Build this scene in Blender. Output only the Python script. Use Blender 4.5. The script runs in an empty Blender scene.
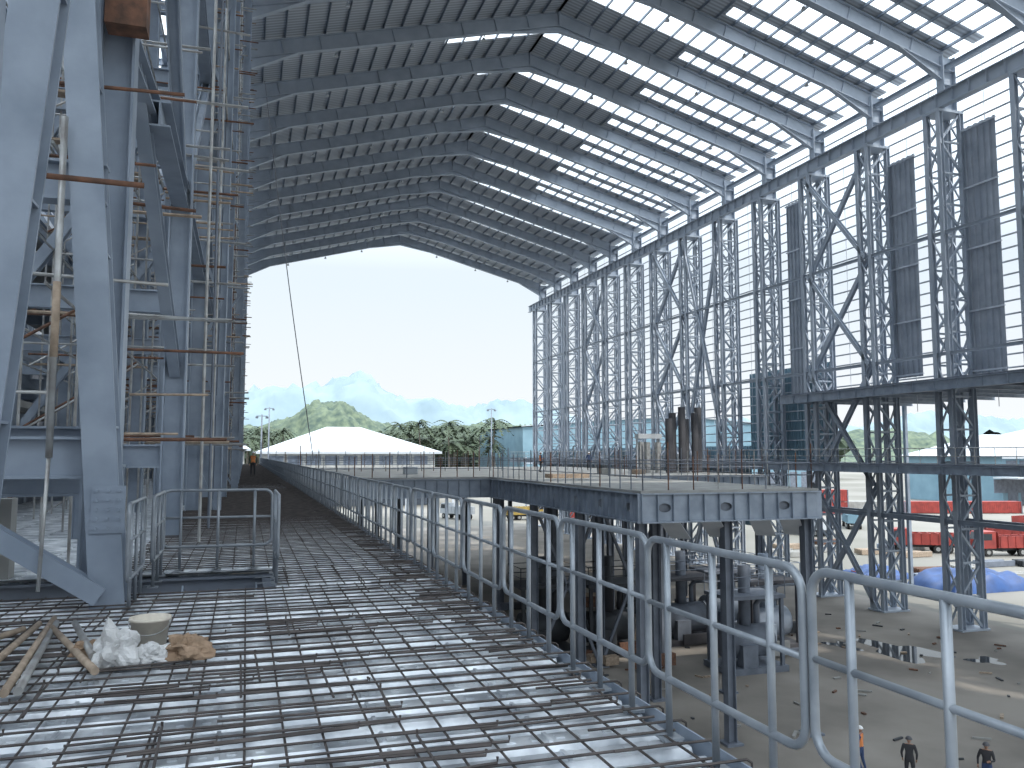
import bpy, math, random, bmesh
from mathutils import Vector, Matrix, noise
random.seed(7)
scene = bpy.context.scene
COL = scene.collection
V = Vector

# ---------------------------------------------------------------- materials
def new_mat(name):
    m = bpy.data.materials.new(name); m.use_nodes = True
    nt = m.node_tree; nt.nodes.clear()
    out = nt.nodes.new('ShaderNodeOutputMaterial')
    b = nt.nodes.new('ShaderNodeBsdfPrincipled')
    nt.links.new(b.outputs[0], out.inputs[0])
    return m, nt, b

def mat(name, c1, c2=None, scale=3.0, rough=0.6, metal=0.0, bump=0.0, bscale=None, detail=4, spec=0.5, r2=None):
    m, nt, b = new_mat(name)
    b.inputs['Roughness'].default_value = rough
    b.inputs['Metallic'].default_value = metal
    b.inputs['Specular IOR Level'].default_value = spec
    if c2 is None:
        c2 = tuple(x*0.8 for x in c1)
    tc = nt.nodes.new('ShaderNodeTexCoord')
    n = nt.nodes.new('ShaderNodeTexNoise'); n.inputs['Scale'].default_value = scale
    n.inputs['Detail'].default_value = detail
    nt.links.new(tc.outputs['Object'], n.inputs['Vector'])
    r = nt.nodes.new('ShaderNodeValToRGB')
    r.color_ramp.elements[0].position = 0.35; r.color_ramp.elements[1].position = 0.65
    r.color_ramp.elements[0].color = (*c2, 1); r.color_ramp.elements[1].color = (*c1, 1)
    nt.links.new(n.outputs['Fac'], r.inputs[0]); nt.links.new(r.outputs[0], b.inputs['Base Color'])
    if r2 is not None:
        mr = nt.nodes.new('ShaderNodeMapRange')
        mr.inputs['To Min'].default_value = rough; mr.inputs['To Max'].default_value = r2
        nt.links.new(n.outputs['Fac'], mr.inputs['Value']); nt.links.new(mr.outputs[0], b.inputs['Roughness'])
    if bump:
        n2 = nt.nodes.new('ShaderNodeTexNoise'); n2.inputs['Scale'].default_value = bscale or scale*4
        n2.inputs['Detail'].default_value = 5
        nt.links.new(tc.outputs['Object'], n2.inputs['Vector'])
        bp = nt.nodes.new('ShaderNodeBump'); bp.inputs['Strength'].default_value = bump
        bp.inputs['Distance'].default_value = 0.05
        nt.links.new(n2.outputs['Fac'], bp.inputs['Height']); nt.links.new(bp.outputs[0], b.inputs['Normal'])
    return m

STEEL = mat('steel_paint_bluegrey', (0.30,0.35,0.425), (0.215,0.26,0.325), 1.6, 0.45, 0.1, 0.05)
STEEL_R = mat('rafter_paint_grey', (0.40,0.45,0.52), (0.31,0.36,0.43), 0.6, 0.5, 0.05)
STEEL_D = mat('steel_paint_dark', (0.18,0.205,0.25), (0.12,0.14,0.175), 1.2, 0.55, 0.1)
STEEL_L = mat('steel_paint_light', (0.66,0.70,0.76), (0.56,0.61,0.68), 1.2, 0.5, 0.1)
RAILP = mat('railing_grey_paint', (0.28,0.305,0.335), (0.20,0.225,0.255), 6, 0.35, 0.3)
GALV = mat('galvanized_deck', (0.80,0.83,0.86), (0.36,0.39,0.43), 3.2, 0.30, 0.45, 0.15, 12, r2=0.55)
REBAR = mat('rebar_steel', (0.105,0.09,0.085), (0.055,0.048,0.046), 5, 0.7, 0.25)
RUST = mat('rusty_pipe', (0.22,0.11,0.07), (0.10,0.06,0.045), 6, 0.8, 0.2, 0.1)
ZINC = mat('scaffold_tube_zinc', (0.45,0.46,0.46), (0.28,0.27,0.26), 4, 0.45, 0.5)
BAMBOO = mat('bamboo_pole', (0.42,0.33,0.25), (0.26,0.20,0.15), 8, 0.7)
CONC = mat('concrete_floor', (0.28,0.255,0.225), (0.15,0.135,0.118), 0.14, 0.85, 0, 0.1, 1.2, 9)
YARD = mat('yard_ground', (0.22,0.21,0.19), (0.145,0.14,0.12), 0.03, 0.9, 0, 0, None, 9)
CONCW = mat('concrete_wall', (0.36,0.36,0.345), (0.27,0.27,0.26), 1.0, 0.85, 0, 0.1)
WHITE = mat('white_metal_roof', (0.48,0.51,0.54), (0.40,0.43,0.46), 0.3, 0.5)
BLUEW = mat('pale_blue_cladding', (0.19,0.31,0.38), (0.15,0.255,0.32), 0.3, 0.5)
DARK = mat('dark_steel_plate', (0.06,0.065,0.075), (0.035,0.04,0.045), 0.8, 0.6, 0.2)
CLAD = mat('wall_sheet_grey', (0.40,0.44,0.50), (0.30,0.34,0.40), 0.8, 0.5, 0.1)
PLATE = mat('dark_grey_plate', (0.11,0.11,0.12), (0.065,0.065,0.075), 0.6, 0.6, 0.3)
TARP = mat('blue_tarpaulin', (0.02,0.075,0.24), (0.013,0.045,0.15), 1, 0.5)
RED = mat('red_paint', (0.34,0.05,0.04), (0.22,0.035,0.03), 1, 0.5)
ORANGE = mat('orange_paint', (0.34,0.13,0.06), (0.27,0.10,0.045), 1, 0.5)
YELLOW = mat('yellow_paint', (0.42,0.30,0.08), None, 1, 0.5)
TYRE = mat('tyre_rubber', (0.02,0.02,0.02), None, 3, 0.8)
GLASS = mat('vehicle_glass', (0.03,0.04,0.05), None, 3, 0.1)
BAG = mat('white_plastic_bag', (0.66,0.66,0.66), (0.5,0.5,0.5), 8, 0.35, 0, 0.3, 30)
PAPER = mat('brown_paper_bag', (0.36,0.25,0.17), (0.25,0.17,0.11), 9, 0.9, 0, 0.3, 30)
BUCKET = mat('bucket_plastic', (0.74,0.68,0.58), (0.60,0.54,0.46), 10, 0.5)
LEAF = mat('tree_foliage', (0.055,0.08,0.045), (0.02,0.035,0.022), 0.3, 0.8, 0, 0.6, 1.2)
PALML = mat('palm_frond', (0.055,0.08,0.04), (0.028,0.045,0.026), 1, 0.7)
BARK = mat('palm_bark', (0.14,0.12,0.10), None, 3, 0.9)
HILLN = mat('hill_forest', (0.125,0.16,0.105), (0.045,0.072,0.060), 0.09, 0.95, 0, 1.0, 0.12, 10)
HILLF = mat('hill_forest_haze_tint', (0.215,0.28,0.31), (0.165,0.225,0.26), 0.006, 1.0, 0, 0, None, 8)  # distance haze painted into the base colour: paler, bluer forest
WATER = mat('puddle_water', (0.03,0.03,0.03), None, 2, 0.05)
SKIN = mat('skin', (0.36,0.20,0.13), None, 5, 0.6)
NAVY = mat('navy_coverall', (0.04,0.07,0.16), None, 5, 0.8)
DARKC = mat('dark_work_clothes', (0.035,0.035,0.04), None, 5, 0.8)
VEST = mat('hi_vis_vest', (0.75,0.25,0.08), None, 5, 0.6)
HELM = mat('white_hard_hat', (0.85,0.85,0.85), None, 5, 0.3)
ROPE = mat('cable_sheath', (0.22,0.23,0.25), None, 5, 0.7)
BOOT = mat('work_boot', (0.03,0.022,0.018), None, 5, 0.7)

def roof_mat():
    m, nt, b = new_mat('roof_sheet_ribbed')
    b.inputs['Roughness'].default_value = 0.5
    b.inputs['Metallic'].default_value = 0.1
    tc = nt.nodes.new('ShaderNodeTexCoord'); w = nt.nodes.new('ShaderNodeTexWave')
    w.bands_direction = 'Y'; w.inputs['Scale'].default_value = 0.8
    nt.links.new(tc.outputs['Object'], w.inputs['Vector'])
    r = nt.nodes.new('ShaderNodeValToRGB')
    r.color_ramp.elements[0].color = (0.31,0.34,0.38,1); r.color_ramp.elements[1].color = (0.54,0.58,0.63,1)
    nt.links.new(w.outputs['Fac'], r.inputs[0]); nt.links.new(r.outputs[0], b.inputs['Base Color'])
    return m
ROOF = roof_mat()

# ---------------------------------------------------------------- mesh builder
class MB:
    def __init__(s): s.v=[]; s.f=[]; s.m=[]; s.mats=[]; s.cur=0; s.smooth=[]
    def use(s, m):
        if m not in s.mats: s.mats.append(m)
        s.cur = s.mats.index(m); return s
    def add(s, vs, fs, smooth=False):
        o=len(s.v); s.v += [tuple(p) for p in vs]
        for f in fs:
            s.f.append([i+o for i in f]); s.m.append(s.cur); s.smooth.append(smooth)
    def box(s, x0,x1,y0,y1,z0,z1):
        s.add([(x0,y0,z0),(x1,y0,z0),(x1,y1,z0),(x0,y1,z0),(x0,y0,z1),(x1,y0,z1),(x1,y1,z1),(x0,y1,z1)],
              [(0,3,2,1),(4,5,6,7),(0,1,5,4),(1,2,6,5),(2,3,7,6),(3,0,4,7)])
    def frame(s,p0,p1,up):
        d=(V(p1)-V(p0)); d.normalize()
        u=V(up)
        if abs(d.dot(u.normalized()))>0.98: u=V((0,1,0)) if abs(d.y)<0.9 else V((1,0,0))
        a=d.cross(u).normalized(); b=a.cross(d).normalized()
        return d,a,b
    def bar(s,p0,p1,w,h,up=(0,0,1),ou=0,os=0):
        d,a,b=s.frame(p0,p1,up); p0=V(p0);p1=V(p1)
        vs=[]
        for p in (p0,p1):
            for sa,sb in ((-1,-1),(1,-1),(1,1),(-1,1)):
                vs.append(p+a*(os+sa*w/2)+b*(ou+sb*h/2))
        s.add(vs,[(0,1,2,3),(7,6,5,4),(0,4,5,1),(1,5,6,2),(2,6,7,3),(3,7,4,0)])
    def ibeam(s,p0,p1,w,h,up=(0,0,1),t=0.03,stiff=0):
        s.bar(p0,p1,t,h-2*t,up)
        s.bar(p0,p1,w,t,up,ou=h/2-t/2); s.bar(p0,p1,w,t,up,ou=-h/2+t/2)
        if stiff:
            d,a,b=s.frame(p0,p1,up); L=(V(p1)-V(p0)).length; n=int(L/stiff)
            for i in range(1,n+1):
                c=V(p0)+d*(i*L/(n+1)); s.bar(c-d*0.012,c+d*0.012,w*0.92,h-2*t,up)
    def tube(s,p0,p1,r,n=6,r1=None,cap=True):
        s.path([p0,p1],r,n,r1=r1,cap=cap)
    def path(s,pts,r,n=8,closed=False,r1=None,cap=True):
        pts=[V(p) for p in pts]; N=len(pts); vs=[]; fs=[]
        prev=None
        for i,p in enumerate(pts):
            if closed: d=(pts[(i+1)%N]-pts[i-1])
            else: d=pts[min(i+1,N-1)]-pts[max(i-1,0)]
            d.normalize()
            if prev is None:
                u=V((0,0,1)) if abs(d.z)<0.9 else V((1,0,0))
                a=d.cross(u).normalized()
            else:
                a=(prev-d*prev.dot(d)).normalized()
            prev=a; b=a.cross(d)
            rr=r if r1 is None else r+(r1-r)*i/max(1,N-1)
            for k in range(n):
                t=2*math.pi*k/n; vs.append(p+a*math.cos(t)*rr+b*math.sin(t)*rr)
        for i in range(N if closed else N-1):
            j=(i+1)%N
            for k in range(n):
                k2=(k+1)%n
                fs.append((i*n+k,i*n+k2,j*n+k2,j*n+k))
        s.add(vs,fs,smooth=n>5)
        if cap and not closed:
            s.f.append([len(s.v)-N*n+k for k in range(n)][::-1]); s.m.append(s.cur); s.smooth.append(False)
            s.f.append([len(s.v)-n+k for k in range(n)]); s.m.append(s.cur); s.smooth.append(False)
    def obj(s,name,loc=(0,0,0),parent=None):
        me=bpy.data.meshes.new(name); me.from_pydata(s.v,[],s.f)
        for m in s.mats: me.materials.append(m)
        me.polygons.foreach_set('material_index',s.m)
        me.polygons.foreach_set('use_smooth',s.smooth); me.update()
        o=bpy.data.objects.new(name,me); o.location=loc; COL.objects.link(o)
        if parent: o.parent=parent
        return o
def inst(o,name,loc,rot=0,sc=1):
    n=bpy.data.objects.new(name,o.data); n.location=loc; n.rotation_euler=(0,0,rot); n.scale=(sc,)*3
    COL.objects.link(n); return n

GZ=-11.0
FR=[-5+7.5*i for i in range(20)]
XR=50.0; XL=-1.35

# ---------------------------------------------------------------- ground
g=MB().use(YARD); g.box(-3000,5000,-800,6000,GZ-0.6,GZ-0.05); g.obj('ground')
g=MB().use(CONC); g.box(-16,53,-25,141,GZ-0.4,GZ); g.obj('floor')

# ---------------------------------------------------------------- walkway deck
def deck(b,x0,x1,y0,y1):
    b.use(GALV); P=0.30; n=int(round((y1-y0)/P)); vs=[];fs=[]
    prof=[(0,-0.045),(0.16,-0.045),(0.195,-0.10),(0.268,-0.10)]
    pts=[]
    for i in range(n):
        for a,z in prof: pts.append((y0+i*P+a,z))
    pts.append((y0+n*P,-0.045))
    for y,z in pts: vs.append((x0,y,z)); vs.append((x1,y,z))
    for i in range(len(pts)-1): fs.append((2*i,2*i+1,2*i+3,2*i+2))
    b.add(vs,fs)
    x=x0+0.6
    while x<x1-0.1:
        for i in range(n if y0<30 else 0):
            b.box(x-0.012,x+0.012,y0+i*P+0.01,y0+i*P+0.15,-0.045,-0.030)
        x+=0.9
b=MB()
deck(b,-7,2.42,-3,10.5); deck(b,0.42,2.42,10.5,12.3); deck(b,-1.6,2.42,12.3,141); deck(b,-7,-1.6,12.3,60)
# embossed dimples on the near flanges
for i in range(45):
    y=-3+i*0.3+0.08
    if y<1: continue
    x=-2.6
    while x<2.3:
        b.box(x,x+0.05,y-0.025,y+0.025,-0.045,-0.038); x+=0.15
b.obj('walkway_metal_deck')
b=MB().use(REBAR)
def bars(x0,x1,y0,y1,far=False):
    r=0.0078
    x=x0+0.12
    while x<x1:
        j=random.uniform(-.03,.03)
        b.tube((x+j,y0,-0.012),(x+j+random.uniform(-.03,.03),y1,-0.012),r*(1.2 if far else 1),4 if far else 5)
        if not far and random.random()<.6:
            ya=random.uniform(y0,y1-1); b.tube((x+j+.018,ya,-0.012),(x+j+.02,ya+1.0,-0.012),r,5)
        x+=0.23
    y=y0+0.1
    while y<y1:
        j=random.uniform(-.04,.04)
        b.tube((x0-0.0,y+j,0.004),(min(x1,x1-random.uniform(-.04,.1)),y-j*0.7,0.004),r*(1.2 if far else 1.1),4 if far else 5)
        y+=0.22 if not far else 0.55
bars(-7,2.40,-3,10.5); bars(0.42,2.40,10.5,12.3); bars(-1.6,2.40,12.3,40); bars(-1.6,2.40,40,141,True)
for i in range(190):
    x=random.uniform(-3,2.0); y=random.uniform(1.5,12 if i%2 else 8); L=random.uniform(.4,1.3)
    if x<0.5 and y>9.8: continue
    if random.random()<.8: a,c=(x,y,0.016),(min(2.3,x+L),y+random.uniform(-.08,.08),0.018)
    else: a,c=(x,y,0.016),(x+random.uniform(-.05,.05),y+L,0.018)
    b.path([a,c,(c[0],c[1],c[2]+0.03)],0.0085,5)
for i in range(160):
    y=0.5+i*0.3+random.uniform(-.05,.05)
    b.path([(1.9,y,0.02),(2.5,y,0.02),(2.53,y,0.0),(2.53,y,-0.06)],0.008,4)
b.obj('rebar_mesh')
b=MB().use(STEEL)
b.ibeam((2.36,-3,-0.47),(2.36,141,-0.47),0.25,0.7)
b.bar((2.47,-3,-0.06),(2.47,141,-0.06),0.012,0.14)
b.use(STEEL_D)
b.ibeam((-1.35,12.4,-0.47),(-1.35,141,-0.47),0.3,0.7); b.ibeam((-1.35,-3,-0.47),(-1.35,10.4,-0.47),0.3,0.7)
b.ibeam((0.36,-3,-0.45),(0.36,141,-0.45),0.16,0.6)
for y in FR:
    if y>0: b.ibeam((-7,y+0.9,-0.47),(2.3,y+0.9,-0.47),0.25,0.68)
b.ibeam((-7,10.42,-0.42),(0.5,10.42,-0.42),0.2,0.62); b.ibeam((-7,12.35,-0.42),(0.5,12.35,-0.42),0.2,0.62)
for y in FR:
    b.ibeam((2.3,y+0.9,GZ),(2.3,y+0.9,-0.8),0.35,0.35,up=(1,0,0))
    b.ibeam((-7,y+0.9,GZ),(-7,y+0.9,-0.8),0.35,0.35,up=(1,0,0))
b.obj('walkway_support_frame')

# ---------------------------------------------------------------- railings
def rail_panel(L=1.46):
    b=MB().use(RAILP); r=0.021; c=0.11; zt=1.1-r; zb=0.30
    pts=[]
    def arc(cy,cz,a0,a1):
        for i in range(6):
            a=math.radians(a0+(a1-a0)*i/5); pts.append((0,cy+c*math.cos(a),cz+c*math.sin(a)))
    arc(L-c,zt-c,0,90); arc(c,zt-c,90,180); arc(c,zb+c,180,270); arc(L-c,zb+c,270,360)
    b.path(pts,r,10,closed=True)
    for y in (0.24,0.73,1.22): b.tube((0.0,y,-0.02),(0.0,y,zt),r*0.95,10)
    b.tube((0,0,0.70),(0,L,0.70),r*0.8,8)
    for y in (0.24,0.73,1.22):
        b.box(-0.06,0.06,y-0.06,y+0.06,-0.03,-0.015)
        b.bar((-0.0,y,0.0),(-0.25,y+0.1,-0.03),0.03,0.008)
    return b
p0=rail_panel().obj('guard_railing',(2.36,0.10,0))
y=0.10+1.5
while y<139:
    o=inst(p0,'guard_railing',(2.36+random.uniform(-.012,.012),y,random.uniform(-.006,.006))); o.rotation_euler[2]=random.uniform(-.006,.006)
    y+=1.5
inst(p0,'guard_railing',(0.42,10.6,0))
inst(p0,'guard_railing',(0.40,12.42,0),math.radians(90))
inst(p0,'guard_railing',(-1.02,10.75,0)); inst(p0,'guard_railing',(-1.10,9.2,0))
b=MB().use(STEEL)
for x in (-0.75,0.2):
    b.bar((x,12.2,-0.3),(x,6.4,-4.4),0.02,0.28)
for i in range(20):
    t=i/20; b.box(-0.74,0.19,12.2-5.8*t-0.26,12.2-5.8*t,-0.36-4.1*t-0.03,-0.36-4.1*t)
b.use(CONCW); b.box(-7,2.2,-3,20,-4.75,-4.55)
b.obj('stair_flight')

# ---------------------------------------------------------------- roof
ZE=31.1; ZA=37.9; XA=24.5; XLR=-0.9; H=1.2
def zr(x): return ZE+(ZA-ZE)*((x-XLR)/(XA-XLR) if x<XA else (XR-x)/(XR-XA))
def rafter():
    b=MB().use(STEEL_R)
    for (xa,xb) in ((XLR,XA),(XR,XA)):
        b.ibeam((xa,0,zr(xa)+H/2),(XA,0,zr(XA)+H/2),0.45,H,t=0.05,stiff=3.0)
    b.box(XA-0.05,XA+0.05,-0.3,0.3,ZA-0.1,ZA+H)
    for xa,sg in ((XLR,1),(XR,-1)):
        b.add([(xa,-0.02,ZE),(xa+sg*4,-0.02,zr(xa+sg*4)),(xa,-0.02,ZE-1.0),(xa,0.02,ZE),(xa+sg*4,0.02,zr(xa+sg*4)),(xa,0.02,ZE-1.0)],[(0,1,2),(3,5,4)])
        b.bar((xa,0,ZE-1.0),(xa+sg*4,0,zr(xa+sg*4)-0.02),0.42,0.05)
    # haunch under the ridge
    for sg in (1,-1):
        b.add([(XA,-0.02,ZA-0.5),(XA+sg*5,-0.02,zr(XA+sg*5)),(XA,-0.02,ZA),(XA,0.02,ZA-0.5),(XA+sg*5,0.02,zr(XA+sg*5)),(XA,0.02,ZA)],[(0,1,2),(3,5,4)])
        b.bar((XA,0,ZA-0.5),(XA+sg*5,0,zr(XA+sg*5)-0.02),0.42,0.05)
    return b
r0=None
for y in FR:
    if r0 is None: r0=rafter().obj('roof_rafter',(0,y,0))
    else: inst(r0,'roof_rafter',(0,y,0))
b=MB().use(STEEL)
for xa,sg in ((XLR,1),(XR,-1)):
    n=17
    for i in range(n+1):
        x=xa+(XA-xa)*i/n; z=zr(x)+H+0.13
        b.box(x-0.02,x+0.02,-20,141,z-0.08,z+0.16)
        b.box(x-0.02,x+0.07,-20,141,z-0.08,z-0.06)
b.obj('roof_purlins')
b=MB().use(ROOF)
def strip(xa,xb,y0,y1):
    za=zr(xa)+H+0.30; zb=zr(xb)+H+0.30
    b.add([(xa,y0,za),(xb,y0,zb),(xb,y1,zb),(xa,y1,za),(xa,y0,za+.06),(xb,y0,zb+.06),(xb,y1,zb+.06),(xa,y1,za+.06)],
      [(0,3,2,1),(4,5,6,7),(0,1,5,4),(1,2,6,5),(2,3,7,6),(3,0,4,7)])
ys=[-20,-12.5]+FR+[141]
for i in range(len(ys)-1):
    y0,y1=ys[i],ys[i+1]; w=y1-y0
    if y0<15:
        strip(XA,XR+1.2,y0,y1); strip(XLR-2,XA,y0,y1); continue
    g0=y0+w*0.28; g1=y0+w*0.60; xm=XA+11
    strip(XA,XR+1.2,y0,g0)
    if y0<100:
        strip(XA,xm,g1,y1); strip(xm,XR+1.2,g1,y0+w*.74); strip(xm,XR+1.2,y0+w*.90,y1)
    else: strip(XA,XR+1.2,g1,y1)
    g0=y0+w*0.42; g1=y0+w*0.56
    xs=XA-9 if i%3 else XA-4
    strip(XLR-2,xs,y0,y1); strip(xs,XA,y0,g0); strip(xs,XA,g1,y1)
b.obj('ceiling_roof_sheeting')
b=MB().use(WHITE)
for y in FR[3:]:
    for x in (6,12,18,31,38,44):
        z=zr(x)-0.05; b.tube((x,y+.5,z-.3),(x,y+.5,z-.05),.2,8,r1=.1); b.tube((x,y+.5,z-.05),(x,y+.1,z+.1),.04,4)
b.obj('high_bay_lamps')

# ---------------------------------------------------------------- right wall
def lattice():
    b=MB().use(STEEL_R); zt=27.4; dx=1.0; dy=0.6
    for sx in (-dx,dx):
        for sy in (-dy,dy):
            b.ibeam((sx,sy,GZ),(sx,sy,zt),0.36,0.36,up=(1,0,0),t=0.035)
    n=16; h=(zt-GZ)/n
    for i in range(n):
        z0=GZ+i*h; z1=z0+h; s=1 if i%2 else -1
        for sy in (-dy,dy):
            b.bar((-dx*s,sy,z0),(dx*s,sy,z1),0.16,0.16,up=(0,1,0))
            b.bar((-dx,sy,z0),(dx,sy,z0),0.12,0.14)
        for sx in (-dx,dx):
            b.bar((sx,-dy*s,z0),(sx,dy*s,z1),0.10,0.12,up=(1,0,0))
    b.box(-1.3,1.3,-0.9,0.9,GZ,GZ+0.12)
    b.box(-1.2,1.2,-0.8,0.8,zt-0.1,zt+0.1)
    b.ibeam((0.5,0,zt),(0.5,0,ZE+0.9),0.7,1.2,up=(1,0,0),t=0.05,stiff=1.2)
    return b
l0=None
for y in FR:
    if y<5: continue
    if l0 is None: l0=lattice().obj('lattice_column',(XR,y,0))
    else: inst(l0,'lattice_column',(XR,y,0))
b=MB().use(STEEL_R)
b.ibeam((XR-0.9,-20,28.1),(XR-0.9,141,28.1),0.5,1.1,t=0.05,stiff=1.5)
b.use(STEEL_D); b.box(XR-0.95,XR-0.85,-20,141,28.65,28.78)
b.obj('crane_runway_girder')
b=MB().use(STEEL_R)
for j,(ya,yb) in enumerate([(55,62.5),(85,92.5),(107.5,115),(77.5,85)]):
    zz=[GZ,-1,9,18,27] if j!=3 else [GZ,4,27]
    for a,c in zip(zz[:-1],zz[1:]):
        xx=XR-1
        b.ibeam((xx,ya,a),(xx,yb,c),0.34,0.36,up=(1,0,0)); b.ibeam((xx+0.35,yb,a),(xx+0.35,ya,c),0.34,0.36,up=(1,0,0))
for z in (9,18):
    b.ibeam((XR-1,2,z),(XR-1,138,z),0.2,0.25)
b.ibeam((XR+0.5,2,31.2),(XR+0.5,138,31.2),0.3,0.4)
b.obj('longitudinal_bracing')
b=MB().use(STEEL_L)
z=1.0
while z<32:
    y0=2 if z>6 else 64
    b.box(XR+1.35,XR+1.45,y0,138,z,z+0.03); b.box(XR+1.35,XR+1.37,y0,138,z,z+0.11)
    z+=0.95
for y in FR[1:]:
    for k in (2.5,5.0):
        if y+k<138: b.box(XR+1.3,XR+1.33,y+k-0.02,y+k+0.02,5,32)
b.obj('wall_right_girts')
def corr(b,x,y0,y1,z0,z1,m,per=0.35,d=0.09):
    b.use(m); n=int((y1-y0)/per); vs=[];fs=[]
    pts=[]
    for i in range(n):
        for a,q in ((0,0),(.45,0),(.55,1),(.9,1)): pts.append((y0+(i+a)*per,x+q*d))
    pts.append((y0+n*per,x))
    for y,xx in pts: vs+= [(xx,y,z0),(xx,y,z1)]
    for i in range(len(pts)-1): fs.append((2*i,2*i+1,2*i+3,2*i+2))
    b.add(vs,fs)
PAN=[(44.0,47.0,7.5,26.2),(51.6,54.4,7.8,26.0),(66.0,68.2,7,26.5),(36,39.5,7.5,26.2)]
for a,c,z0,z1 in PAN:
    b=MB(); corr(b,XR+1.15,a,c,z0,z1,CLAD,0.55,0.12)
    b.use(STEEL_L)
    for z in (z0+0.2,(z0+z1)/2,z1-0.2,(z0*3+z1)/4,(z0+3*z1)/4): b.box(XR+1.04,XR+1.15,a-0.1,c+0.1,z-0.06,z+0.06)
    b.obj('wall_cladding_panel')
b=MB(); corr(b,XR+1.7,62.5,76,0.5,10.2,BLUEW,0.5); corr(b,XR+1.7,76,138,-6,2.5,BLUEW,0.5)
b.obj('wall_lower_cladding')
b=MB().use(STEEL)
for z,x0,x1,y0,y1 in ((0.9,44.5,51,20,138),):
    b.use(STEEL_D); b.box(x0,x1,y0,y1,z-0.12,z)
    b.use(STEEL); b.ibeam((x0,y0,z-0.4),(x0,y1,z-0.4),0.25,0.55,stiff=2)
    for y in FR:
        if y0<=y<=y1: b.ibeam((x0,y,z-0.4),(x1,y,z-0.4),0.2,0.5)
    b.use(ZINC)
    yy=y0
    while yy<y1:
        b.tube((x0,yy,z),(x0,yy,z+1.1),0.03,4); yy+=1.5
    for q in (0.55,1.1): b.tube((x0,y0,z+q),(x0,y1,z+q),0.03,4)
b.use(STEEL); b.ibeam((49,20,-3.3),(49,75,-3.3),0.25,0.35); b.ibeam((51,20,-3.3),(51,75,-3.3),0.25,0.35)
b.obj('gallery_walkway')
b=MB().use(STEEL_D); b.box(46,60,20,63,6.6,6.9); b.use(STEEL)
for y in range(20,64,3): b.ibeam((46,y,6.35),(60,y,6.35),0.2,0.45)
b.ibeam((46,20,6.4),(46,63,6.4),0.3,0.7,stiff=2)
for y in FR:
    if 20<y<63: b.bar((59.5,y,GZ),(59.5,y,6.3),.3,.3)
b.obj('canopy_floor')

# ---------------------------------------------------------------- left frame
b=MB().use(STEEL)
for y in FR:
    if y<0 or y==10: continue
    b.ibeam((XL,y,GZ),(XL,y,32.2),0.38,0.42,up=(1,0,0),t=0.03)
    b.ibeam((XL-1.6,y+0.5,GZ),(XL-1.6,y+0.5,30),0.38,0.42,up=(1,0,0),t=0.03)
    b.ibeam((XL-0.5,y+3.7,-0.1),(XL-0.5,y+3.7,28),0.3,0.34,up=(1,0,0),t=0.03)
    if y>22:
        xo=0.95 if y>38 else 0.6
        b.ibeam((XL+xo,y,-0.1),(XL+xo,y,27.4),0.3,0.3,up=(1,0,0))
        for i in range(18):
            z=i*1.5; s=1 if i%2 else -1
            b.bar((XL+xo/2-xo/2*s,y,z),(XL+xo/2+xo/2*s,y,z+1.5),0.08,0.1,up=(0,1,0))
b.ibeam((XL,13,6.7),(XL,138,6.7),0.3,0.4)
for z in (12.5,18.5,24.5): b.ibeam((XL,2,z),(XL,138,z),0.3,0.4)
b.ibeam((XL+0.5,17,28.0),(XL+0.5,141,28.0),0.5,1.1,t=0.05)
for i in range(2,len(FR)-1):
    y0=FR[i]; y1=FR[i+1]
    for za,zb in ((6.7,12.5),(12.5,18.5),(18.5,24.5)):
        if (i+int(za))%2: b.ibeam((XL,y0,za),(XL,y1,zb),0.2,0.22,up=(1,0,0))
        else: b.ibeam((XL,y1,za),(XL,y0,zb),0.2,0.22,up=(1,0,0))
b.obj('steel_column_row')

def left_near():
    b=MB().use(STEEL)
    b.ibeam((-2.26,7.9,-0.04),(-1.52,7.9,9.5),0.38,0.36,up=(0,1,0),t=0.035,stiff=2.2)
    b.ibeam((-1.34,9.9,-0.04),(-2.12,9.9,9.5),0.34,0.36,up=(0,1,0),t=0.03,stiff=2.2)
    b.ibeam((-1.62,10.9,-0.04),(-1.62,10.9,31.5),0.36,0.4,up=(1,0,0),t=0.03)
    b.ibeam((-2.7,9.7,0.95),(-1.4,9.7,0.1),0.2,0.22,up=(0,1,0))
    b.ibeam((-2.95,9.7,1.05),(-2.95,9.7,9),0.2,0.22,up=(0,1,0))
    b.box(-1.53,-1.20,9.695,9.715,0.75,1.25)
    for ix in range(3):
        for iz in range(5): b.tube((-1.48+ix*0.11,9.70,0.8+iz*0.1),(-1.48+ix*0.11,9.665,0.8+iz*0.1),0.018,6)
    b.ibeam((-1.62,10.9,6.9),(XL,17.5,6.9),0.26,0.4)
    b.ibeam((-1.7,10.9,8.2),(-1.35,17.5,3.2),0.2,0.25)
    b.ibeam((-8,11.3,1.75),(-1.5,11.3,1.75),0.25,0.35)
    b.ibeam((-8,11.9,1.25),(-1.5,11.9,1.25),0.25,0.4)
    return b
left_near().obj('raking_steel_frame')

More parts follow.
